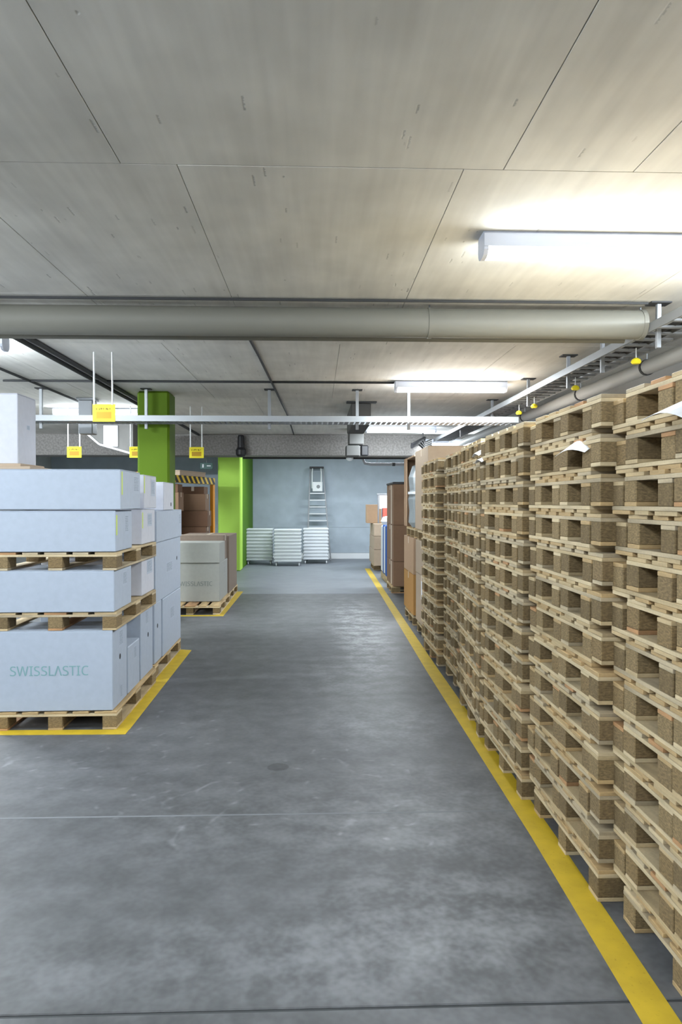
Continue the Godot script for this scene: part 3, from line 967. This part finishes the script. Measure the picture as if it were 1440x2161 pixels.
func build_trolleys() -> void:
	var spots := [[-1.325, 16.52, 0.62, 0.45, "left"], [-0.652, 16.12, 0.62, 0.45, "middle"], [-0.012, 16.72, 0.6, 0.5, "right"]]
	for s in spots:
		var w: float = s[2]
		var d: float = s[3]
		var at := p(s[0], 0, s[1] + d / 2.0)
		var o := thing("trolley_base", "low wheeled base under the %s stack of grey trays" % s[4], "trolley", at, "wheeled bases under the grey trays")
		part(o, "deck", cbox(Vector3(w, 0.03, d), 0.006), M.plastic_grey, Vector3(0, 0.1, 0))
		for x in [-1.0, 1.0]:
			for z in [-1.0, 1.0]:
				var cst := part(o, "caster", joined_boxes([[Vector3(0, 0.06, 0), Vector3(0.05, 0.04, 0.05)]], 0.004), M.steel, Vector3(x * (w / 2 - 0.05), 0, z * (d / 2 - 0.05)))
				part(cst, "wheel", lathe([Vector2(0, -0.012), Vector2(0.034, -0.012), Vector2(0.038, -0.006), Vector2(0.038, 0.006), Vector2(0.034, 0.012), Vector2(0, 0.012)], 16), M.plastic_pale, Vector3(0, 0.038, 0), Vector3(0, 0, PI / 2))
		var proto := make_tray(w, d)
		for k in 9:
			var t: Node3D = proto.duplicate()
			t.name = numbered("plastic_tray")
			add_child(t)
			t.position = at + Vector3(rng.randf_range(-0.003, 0.003), 0.13 + 0.078 * k, rng.randf_range(-0.003, 0.003))
			tag(t, "grey plastic tray %s from the bottom on the %s trolley" % [ORD[k], s[4]], "tray", "grey trays stacked on trolleys by the back wall")
		proto.free()


func build_ladder() -> void:
	var o := thing("step_ladder", "aluminium platform ladder leaning against the back wall", "ladder", p(0.0, 0, 17.9))
	# rails lean back: foot nearer the camera, top at the wall
	var foot := [Vector3(-0.235, 0, 0.28), Vector3(0.355, 0, 0.28)]
	var head := [Vector3(-0.15, 2.3, -0.12), Vector3(0.165, 2.3, -0.12)]
	for s in 2:
		part(o, "side_rail", rail(foot[s], head[s], 0.035, 0.06), M.steel)
	for k in 10:
		var t := (k + 0.7) / 10.5 * 0.78
		var a: Vector3 = foot[0].lerp(head[0], t)
		var b: Vector3 = foot[1].lerp(head[1], t)
		part(o, "step", cbox(Vector3(b.x - a.x - 0.02, 0.03, 0.09), 0.004), M.alu, (a + b) / 2.0)
	var pl: Vector3 = (foot[0].lerp(head[0], 0.80) + foot[1].lerp(head[1], 0.80)) / 2.0
	part(o, "platform", cbox(Vector3(0.25, 0.24, 0.05), 0.01), M.white_plastic, pl + Vector3(0.01, -0.12, 0.06))
	part(o, "platform_boss", lathe([Vector2(0, 0.012), Vector2(0.035, 0.012), Vector2(0.045, 0)], 16), M.steel, pl + Vector3(0.03, 0.0, 0.085), Vector3(PI / 2, 0, 0))
	for s in [-1.0, 1.0]:
		var x: float = 0.008 + s * 0.115
		part(o, "hand_loop", tube([Vector3(x, 1.8, 0.0), Vector3(x, 1.95, 0.03), Vector3(x, 2.2, 0.0), Vector3(x - 0.01 * s, 2.3, -0.07)], 0.016, 8), M.white_plastic)
	part(o, "top_cap", cbox(Vector3(0.36, 0.05, 0.1), 0.008), M.black, Vector3(0.008, 2.3, -0.1))


# a flat bar from a to b
func rail(a: Vector3, b: Vector3, w: float, t: float) -> ArrayMesh:
	var st := SurfaceTool.new()
	st.begin(Mesh.PRIMITIVE_TRIANGLES)
	var y := (b - a).normalized()
	var z := Vector3.RIGHT.cross(y).normalized()
	var x := y.cross(z)
	st.append_from(cbox(Vector3(w, a.distance_to(b), t), 0.004), 0, Transform3D(Basis(x, y, z), a))
	return st.commit()


# ---------------------------------------------------------------- lamps and services

func lamp(x0: float, d0: float, y: float, down: float, sides: float, label: String) -> void:
	var length := 1.236
	var o := thing("fluorescent_lamp", label, "lamp", p(x0 + length / 2, y, d0 + 0.07), "fluorescent ceiling lamps")
	part(o, "lamp_housing", prism([Vector2(-0.055, 0), Vector2(0.055, 0), Vector2(0.07, -0.014), Vector2(0.07, -0.076), Vector2(-0.07, -0.076), Vector2(-0.07, -0.014)], length), M.lamp_body)
	part(o, "lamp_diffuser", prism([Vector2(-0.064, -0.076), Vector2(-0.062, -0.09), Vector2(-0.046, -0.11), Vector2(-0.02, -0.118), Vector2(0.02, -0.118), Vector2(0.046, -0.11), Vector2(0.062, -0.09), Vector2(0.064, -0.076)], length - 0.05), M.lit)
	for s in [-1.0, 1.0]:
		part(o, "end_cap", prism([Vector2(-0.067, -0.076), Vector2(-0.065, -0.091), Vector2(-0.048, -0.113), Vector2(-0.02, -0.121), Vector2(0.02, -0.121), Vector2(0.048, -0.113), Vector2(0.065, -0.091), Vector2(0.067, -0.076)], 0.022), M.lamp_body, Vector3(s * (length / 2 - 0.011), 0, 0))
	# the diffuser shines down and out of both its long sides: one light before each face
	for f in [[Vector3(0, -0.126, 0), -PI / 2, 0.0, 0.1, LAMP_DOWN * down], [Vector3(0, -0.097, 0.075), 0.0, PI, 0.04, LAMP_SIDE * sides], [Vector3(0, -0.097, -0.075), 0.0, 0.0, 0.04, LAMP_SIDE * sides]]:
		var l := AreaLight3D.new()
		l.name = "lamp_light"
		l.area_size = Vector2(length - 0.08, f[3])
		l.light_color = LAMP_COLOR
		l.light_energy = f[4]
		l.area_range = 30.0
		l.shadow_enabled = true
		l.position = f[0]
		l.rotation = Vector3(f[1], f[2], 0)
		o.add_child(l, true)


func build_lamps() -> void:
	lamp(0.823, 3.469, HC, 1.9, 0.17, "big lit fluorescent lamp at the upper right, nearest on the ceiling")
	lamp(0.868, 7.77, HC, 2.4, 0.25, "second lit fluorescent lamp on the right, above the cable tray")
	lamp(0.86, 12.35, HC, 2.0, 0.5, "third lit fluorescent lamp, just in front of the concrete beam")
	lamp(2.02, 13.908, 2.69, 0.6, 0.3, "fluorescent lamp on the beam above the tall brown cartons")
	lamp(-3.73, 10.2, HC, 1.2, 0.28, "lit fluorescent lamp at the far left, behind the yellow signs")
	lamp(-3.73, 5.75, HC, 1.2, 1.1, "lit fluorescent lamp just outside the left edge above the pallet bay")
	# unseen lamps, added to light ceiling, boxes and back wall more evenly
	lamp(2.12, 3.469, HC, 1.0, 0.8, "added fluorescent lamp beyond the right edge, in line with the nearest lamp")
	lamp(0.82, -0.85, HC, 0.25, 0.4, "unseen fluorescent lamp above and behind the camera on the right")
	lamp(-3.15, 2.8, HC, 0.5, 0.4, "added fluorescent lamp just outside the left edge, before the white boxes")
	lamp(-1.9, 0.3, HC, 0.3, 1.0, "added fluorescent lamp overhead, left of the camera")
	lamp(-1.4, -2.4, HC, 0.35, 0.7, "added fluorescent lamp on the ceiling behind the camera")
	lamp(-6.4, 3.6, HC, 1.2, 4.0, "added fluorescent lamp far out on the left, beside the white boxes")
	lamp(-6.4, 7.9, HC, 1.2, 4.5, "added fluorescent lamp far out on the left, behind the white boxes")
	lamp(-0.95, 15.5, HC, 1.1, 0.1, "added fluorescent lamp hidden behind the beam, nearer the green column")
	lamp(0.85, 15.5, HC, 1.1, 0.1, "added fluorescent lamp hidden behind the beam, nearer the cartons")


func conduit(called: String, label: String, pts: Array, r: float, m: Material, group := "", cat := "pipe") -> Node3D:
	var o := thing(called, label, cat, pts[0], group)
	var local := []
	for q in pts:
		local.append(q - pts[0])
	part(o, "pipe", tube(local, r, 12), m)
	return o


func build_services() -> void:
	# the fat pipe right across the room
	var o := thing("large_pipe", "fat grey pipe running across the whole room under the ceiling", "pipe", p(-1.6, 2.668, 4.8))
	part(o, "pipe", tube([Vector3(-5.1, 0, 0), Vector3(3.832, 0, 0)], 0.097, 32), M.pipe)
	for x in [-3.6, -0.66, 2.35, 3.8]:
		var r := part(o, "pipe_clip", tube([Vector3(x, 0.0, 0), Vector3(x + 0.03, 0.0, 0)], 0.101, 32), M.pipe)
		part(r, "clip_stud", tube([Vector3(x + 0.015, 0.09, 0), Vector3(x + 0.015, 0.121, 0)], 0.006, 8), M.steel)
	o = thing("thin_pipe", "thin pipe running close behind the fat cross pipe", "pipe", p(-1.6, 2.615, 5.03))
	part(o, "pipe", tube([Vector3(-5.1, 0, 0), Vector3(3.8, 0, 0)], 0.022, 12), M.pipe)
	conduit("cable_conduit", "thin dark conduit just in front of the fat cross pipe", [p(-6.6, 2.776, 4.66), p(2.2, 2.776, 4.66)], 0.009, M.dark, "ceiling conduits")
	conduit("cable_conduit", "dark conduit running across the ceiling to the second lamp", [p(-3.4, 2.776, 7.86), p(0.86, 2.776, 7.86)], 0.012, M.dark, "ceiling conduits")
	conduit("cable_conduit", "dark conduit running down the middle of the ceiling", [p(-0.55, 2.776, 5.4), p(-0.52, 2.776, 6.4), p(-0.44, 2.776, 10.6), p(-0.44, 2.776, 14.0)], 0.012, M.dark, "ceiling conduits")
	conduit("cable_conduit", "left one of the paired dark conduits at the upper left", [p(-2.4, 2.77, 4.95), p(-2.4, 2.77, 9.9)], 0.02, M.dark, "ceiling conduits")
	conduit("cable_conduit", "right one of the paired dark conduits at the upper left", [p(-2.3, 2.77, 4.95), p(-2.3, 2.77, 14.0)], 0.023, M.dark, "ceiling conduits")
	conduit("cable_conduit", "single dark conduit at the far left of the ceiling", [p(-3.12, 2.772, 6.0), p(-3.1, 2.772, 10.1)], 0.014, M.dark, "ceiling conduits")
	# cable tray across the room
	o = thing("cable_tray", "galvanised cable tray hanging across the room", "cable tray", p(-0.5, 2.39, 8.3))
	part(o, "side_rail", cbox(Vector3(5.76, 0.07, 0.012), 0.002), M.zinc, Vector3(0, 0, 0))
	part(o, "side_rail", cbox(Vector3(5.76, 0.07, 0.012), 0.002), M.zinc, Vector3(0, 0, -0.3))
	for k in 90:
		part(o, "slat", cbox(Vector3(0.042, 0.006, 0.288), 0.001), M.steel, Vector3(-2.83 + 0.0636 * k, 0.004, -0.15))
	for x in [-2.72, -1.5, -0.055, 0.985, 1.6]:
		var hg := part(o, "hanger", cbox(Vector3(0.035, 0.4, 0.03), 0.003), M.zinc, Vector3(x, 0.0, -0.15))
		part(hg, "hanger_plate", cbox(Vector3(0.12, 0.01, 0.1), 0.002), M.dark, Vector3(0, 0.39, 0))
		part(hg, "hanger_foot", cbox(Vector3(0.035, 0.09, 0.03), 0.003), M.steel, Vector3(0, -0.075, 0))
	# cable tray along the right, above the pallets
	o = thing("cable_tray", "ladder-type cable tray running along the right above the pallets", "cable tray", p(2.36, 2.6, 9.0))
	for x in [-0.12, 0.18]:
		part(o, "side_rail", cbox(Vector3(0.012, 0.06, 9.5), 0.002), M.steel, Vector3(x, 0, 0.25))
	for k in 53:
		part(o, "rung", cbox(Vector3(0.29, 0.018, 0.03), 0.002), M.steel, Vector3(0.03, 0.005, 4.9 - 0.178 * k))
	part(o, "cable", tube([Vector3(0.0, 0.035, 5.0), Vector3(0.02, 0.035, 2.0), Vector3(-0.01, 0.035, -4.45)], 0.016, 8), M.dark)
	part(o, "cable", tube([Vector3(0.08, 0.035, 5.0), Vector3(0.07, 0.035, 1.0), Vector3(0.09, 0.035, -4.45)], 0.02, 8), M.dark)
	for d in [4.7, 5.63, 6.4, 7.62, 9.2, 11.2]:
		var hg := part(o, "hanger", cbox(Vector3(0.03, 0.3, 0.03), 0.003), M.steel, Vector3(-0.07, -0.11, 9.0 - d))
		part(hg, "hanger_plate", cbox(Vector3(0.14, 0.01, 0.1), 0.002), M.dark, Vector3(0, 0.29, 0))
	# pipes behind the right tray
	o = conduit("side_pipe", "pale grey pipe running along the right wall behind the tray", [p(2.78, 2.59, 2.0), p(2.78, 2.59, 13.75)], 0.062, M.pipe_pale)
	for d in [4.4, 5.9, 7.4, 9.4]:
		part(o, "pipe_rod", tube([Vector3(0, 0.0, 2.0 - d), Vector3(0, 0.198, 2.0 - d)], 0.006, 8), M.zinc)
		part(o, "pipe_clip", tube([Vector3(0, 0, 2.0 - d - 0.015), Vector3(0, 0, 2.0 - d + 0.015)], 0.068, 16), M.dark)
	conduit("side_pipe", "darker pipe running below the pale pipe on the right", [p(3.05, 2.42, 2.0), p(3.05, 2.42, 13.75)], 0.05, M.steel)
	# rods with little yellow tags under the right tray
	var where := ["nearest the right edge", "second from the right edge", "third from the right edge", "farthest from the camera"]
	var tags := [[2.37, 5.205], [2.37, 6.44], [2.37, 7.67], [2.37, 8.25]]
	for k in 4:
		o = thing("yellow_tag", "small yellow round tag under the right cable tray, %s" % where[k], "tag", p(tags[k][0], 2.48, tags[k][1]), "yellow tags under the right tray")
		part(o, "disc", lathe([Vector2(0, 0.0), Vector2(0.028, 0.002), Vector2(0.038, 0.016), Vector2(0.03, 0.034), Vector2(0.012, 0.046), Vector2(0, 0.048)], 16), M.yellow)
		part(o, "cord", tube([Vector3(0, 0.046, 0), Vector3(0, 0.12, 0)], 0.004, 6), M.white_plastic)
	# ventilation at the left: a drop and an elbow
	o = thing("air_duct", "dark grey square duct dropping from the ceiling at the left", "duct", p(-2.95, 2.33, 9.3))
	part(o, "duct", cbox(Vector3(0.18, 0.43, 0.2), 0.01), M.steel)
	part(o, "flange", cbox(Vector3(0.22, 0.03, 0.24), 0.004), M.steel, Vector3(0, 0.43, 0))
	o = thing("duct_elbow", "silvery curved air duct behind the large yellow sign", "duct", p(-3.44, 2.281, 12.02))
	part(o, "bend", prism([Vector2(-0.183, 0.455), Vector2(-0.355, 0.358), Vector2(-0.311, 0.278), Vector2(-0.26, 0.222), Vector2(-0.189, 0.166), Vector2(-0.108, 0.124), Vector2(0.122, 0.049), Vector2(0.444, -0.039), Vector2(0.444, 0.455)], 0.55), M.duct_paint, Vector3.ZERO, Vector3(0, PI / 2, 0))
	part(o, "lower_flange", rail(Vector3(-0.333, 0.322, 0.285), Vector3(-0.1, 0.117, 0.285), 0.033, 0.02), M.alu)
	part(o, "lower_flange", rail(Vector3(-0.1, 0.117, 0.285), Vector3(0.444, -0.039, 0.285), 0.033, 0.02), M.alu)
	part(o, "hanger", cbox(Vector3(0.03, 0.053, 0.03), 0.003), M.steel, Vector3(0.15, 0.454, 0))
	o = thing("lit_patch_plate", "white plate standing in for the lamplit patch on the curved duct", "plate", p(-3.352, 2.36, 11.732))  # a white plate paints the patch of lamplight on the duct face
	part(o, "plate", cbox(Vector3(0.233, 0.345, 0.024), 0.006), M.white_plastic)
	part(o, "rim", cbox(Vector3(0.21, 0.3, 0.006), 0.002), M.white_plastic, Vector3(0, 0.02, 0.014))
	# the grey boxed drop in the middle
	o = thing("grey_duct", "stepped grey duct hanging from the ceiling before the beam", "duct", p(0.66, 2.285, 13.1))
	part(o, "upper_box", cbox(Vector3(0.27, 0.295, 0.4), 0.015), M.duct_dark, Vector3(0.06, 0.21, 0.1))
	part(o, "lower_box", cbox(Vector3(0.25, 0.195, 0.36), 0.015), M.duct_dark, Vector3(0, 0.0, 0.1))
	part(o, "shadow_block", cbox(Vector3(0.14, 0.2, 0.2), 0.02), M.black, Vector3(0.24, 0.03, -0.2))  # black block stands for the shadow to the right of the duct
	o = thing("grey_duct", "upper grey duct piece at the ceiling behind the cable tray", "duct", p(0.6, 2.5, 10.2))
	part(o, "box", cbox(Vector3(0.26, 0.29, 1.4), 0.012), M.duct_dark)
	part(o, "mounting_plate", cbox(Vector3(0.4, 0.02, 0.12), 0.003), M.dark, Vector3(0, 0.27, 0.75))
	# a dark bottle-shaped fitting on the beam
	o = thing("black_fitting", "black bottle-shaped fitting on the face of the beam", "fitting", p(-1.47, 2.33, 13.94))
	part(o, "body", lathe([Vector2(0, 0), Vector2(0.07, 0.01), Vector2(0.1, 0.05), Vector2(0.1, 0.14), Vector2(0.07, 0.19), Vector2(0.062, 0.4), Vector2(0.05, 0.43), Vector2(0, 0.432)], 16), M.black)
	part(o, "mount", cbox(Vector3(0.06, 0.1, 0.06), 0.005), M.black, Vector3(0, 0.2, -0.08))
	# pipes on the back side of the beam
	conduit("back_conduit", "thin dark conduit under the far beam above the ladder", [p(-1.5, 2.353, 14.6), p(2.6, 2.353, 14.6)], 0.018, M.dark)
	o = conduit("back_conduit", "dark teal pipe under the beam, right of the ladder", [p(0.98, 2.36, 14.95), p(1.02, 2.27, 14.95), p(1.15, 2.25, 14.95), p(2.9, 2.25, 14.95)], 0.03, M.steel)
	for x in [0.3, 1.3]:
		part(o, "rod", tube([Vector3(x, -0.11, 0), Vector3(x, 0.43, 0)], 0.006, 6), M.zinc)
	part(o, "joint", tube([Vector3(0.62, -0.11, 0), Vector3(0.68, -0.11, 0)], 0.038, 12), M.dark)
	o = thing("smoke_detector", "small white round detector under the far beam", "detector", p(0.68, 2.29, 14.5))
	part(o, "base", lathe([Vector2(0, 0.082), Vector2(0.07, 0.082), Vector2(0.075, 0.04), Vector2(0.04, 0.01), Vector2(0, 0.0)], 16), M.white_plastic)
	part(o, "ring", lathe([Vector2(0.076, 0.06), Vector2(0.08, 0.06), Vector2(0.08, 0.07), Vector2(0.076, 0.07)], 16), M.steel)
	# dark cable bundle at the right end of the tray
	o = thing("cable_bundle", "dark tangle of cables under the ceiling at the far right", "cables", p(2.0, 2.5, 13.3))
	part(o, "clip", tube([Vector3(0, 0.06, 0), Vector3(0, 0.2895, 0)], 0.012, 8), M.black)
	for k in 4:
		var y := 0.035 * k
		part(o, "cable", tube([Vector3(-0.25, y * 0.5 - 0.04, 0.3), Vector3(-0.1 + 0.04 * k, 0.05 + y, 0.1), Vector3(0.05, -0.03 + y, -0.2), Vector3(0.22, 0.05 + y, -0.4)], 0.026, 8), M.black)


func build_signs() -> void:
	var labels := ["largest yellow sign, hanging on two white rods before the green column", "small yellow sign at the far left, left of the curved duct", "small yellow sign partly hidden by the near green column", "small yellow sign between the two green columns"]
	var at := [[-1.888, 2.172, 6.4], [-3.36, 2.073, 10.0], [-2.5, 2.073, 10.0], [-1.672, 2.07, 10.0]]
	for k in 4:
		var o := thing("hanging_sign", labels[k], "sign", p(at[k][0], at[k][1], at[k][2]), "yellow signs hanging over the storage bays")
		part(o, "panel", cbox(Vector3(0.2, 0.155, 0.006), 0.002), M.yellow)
		var st := SurfaceTool.new()
		st.begin(Mesh.PRIMITIVE_TRIANGLES)
		face(st, [Vector3(-0.08, 0.02, 0.0036), Vector3(0.08, 0.02, 0.0036), Vector3(0.08, 0.135, 0.0036), Vector3(-0.08, 0.135, 0.0036)], Vector3(0, 0, 1), [Vector2(0, 1), Vector2(1, 1), Vector2(1, 0), Vector2(0, 0)])
		part(o, "print", st.commit(), M.sign_print)
		for s in [-0.085, 0.075]:
			part(o, "rod", tube([Vector3(s, 0.15, 0), Vector3(s, HC - at[k][1], 0)], 0.008, 8), M.white_plastic)
	var e := thing("exit_sign", "dark green emergency sign left of the far column", "sign", p(-2.28, 2.14, 14.85))
	part(e, "panel", cbox(Vector3(0.26, 0.13, 0.03), 0.004), M.teal_sign)
	part(e, "arrow", joined_boxes([[Vector3(0.05, 0.055, 0.0155), Vector3(0.08, 0.02, 0.002)], [Vector3(-0.07, 0.03, 0.0155), Vector3(0.03, 0.07, 0.002)]], 0.0002), M.white_plastic)
	part(e, "hanger", tube([Vector3(0, 0.12, 0), Vector3(0, 0.65, 0)], 0.008, 8), M.steel)


func build_markings() -> void:
	var o := thing("floor_line", "long yellow line painted along the foot of the pallet stacks", "floor line", Vector3.ZERO, "yellow floor lines")
	part(o, "paint", ribbon([Vector2(0.885, -1.0), Vector2(0.912, 1.93), Vector2(0.936, 3.05), Vector2(0.95, 6.09), Vector2(1.01, 11.0), Vector2(1.055, 15.5)], [Vector2(0.99, -1.0), Vector2(1.022, 1.93), Vector2(1.045, 3.05), Vector2(1.06, 6.09), Vector2(1.115, 11.0), Vector2(1.17, 15.5)], 0.0002, 0.0012), M.line_yellow)
	o = thing("floor_line", "yellow corner line around the white box stack", "floor line", Vector3.ZERO, "yellow floor lines")
	part(o, "front_stripe", ribbon([Vector2(-3.2, 4.515), Vector2(-3.2, 4.61)], [Vector2(-1.2, 4.485), Vector2(-1.2, 4.58)], 0.0002, 0.0012), M.line_yellow)
	part(o, "side_stripe", ribbon([Vector2(-1.3, 4.585), Vector2(-1.345, 7.06)], [Vector2(-1.198, 4.583), Vector2(-1.228, 7.02)], 0.0002, 0.0011), M.line_yellow)
	o = thing("floor_line", "short yellow corner line around the grey carton pallet", "floor line", Vector3.ZERO, "yellow floor lines")
	part(o, "front_stripe", ribbon([Vector2(-3.0, 9.1), Vector2(-3.0, 9.2)], [Vector2(-1.19, 9.1), Vector2(-1.19, 9.2)], 0.0002, 0.0012), M.line_yellow)
	part(o, "side_stripe", ribbon([Vector2(-1.3, 9.2), Vector2(-1.3, 11.6)], [Vector2(-1.19, 9.2), Vector2(-1.19, 11.6)], 0.0002, 0.0011), M.line_yellow)
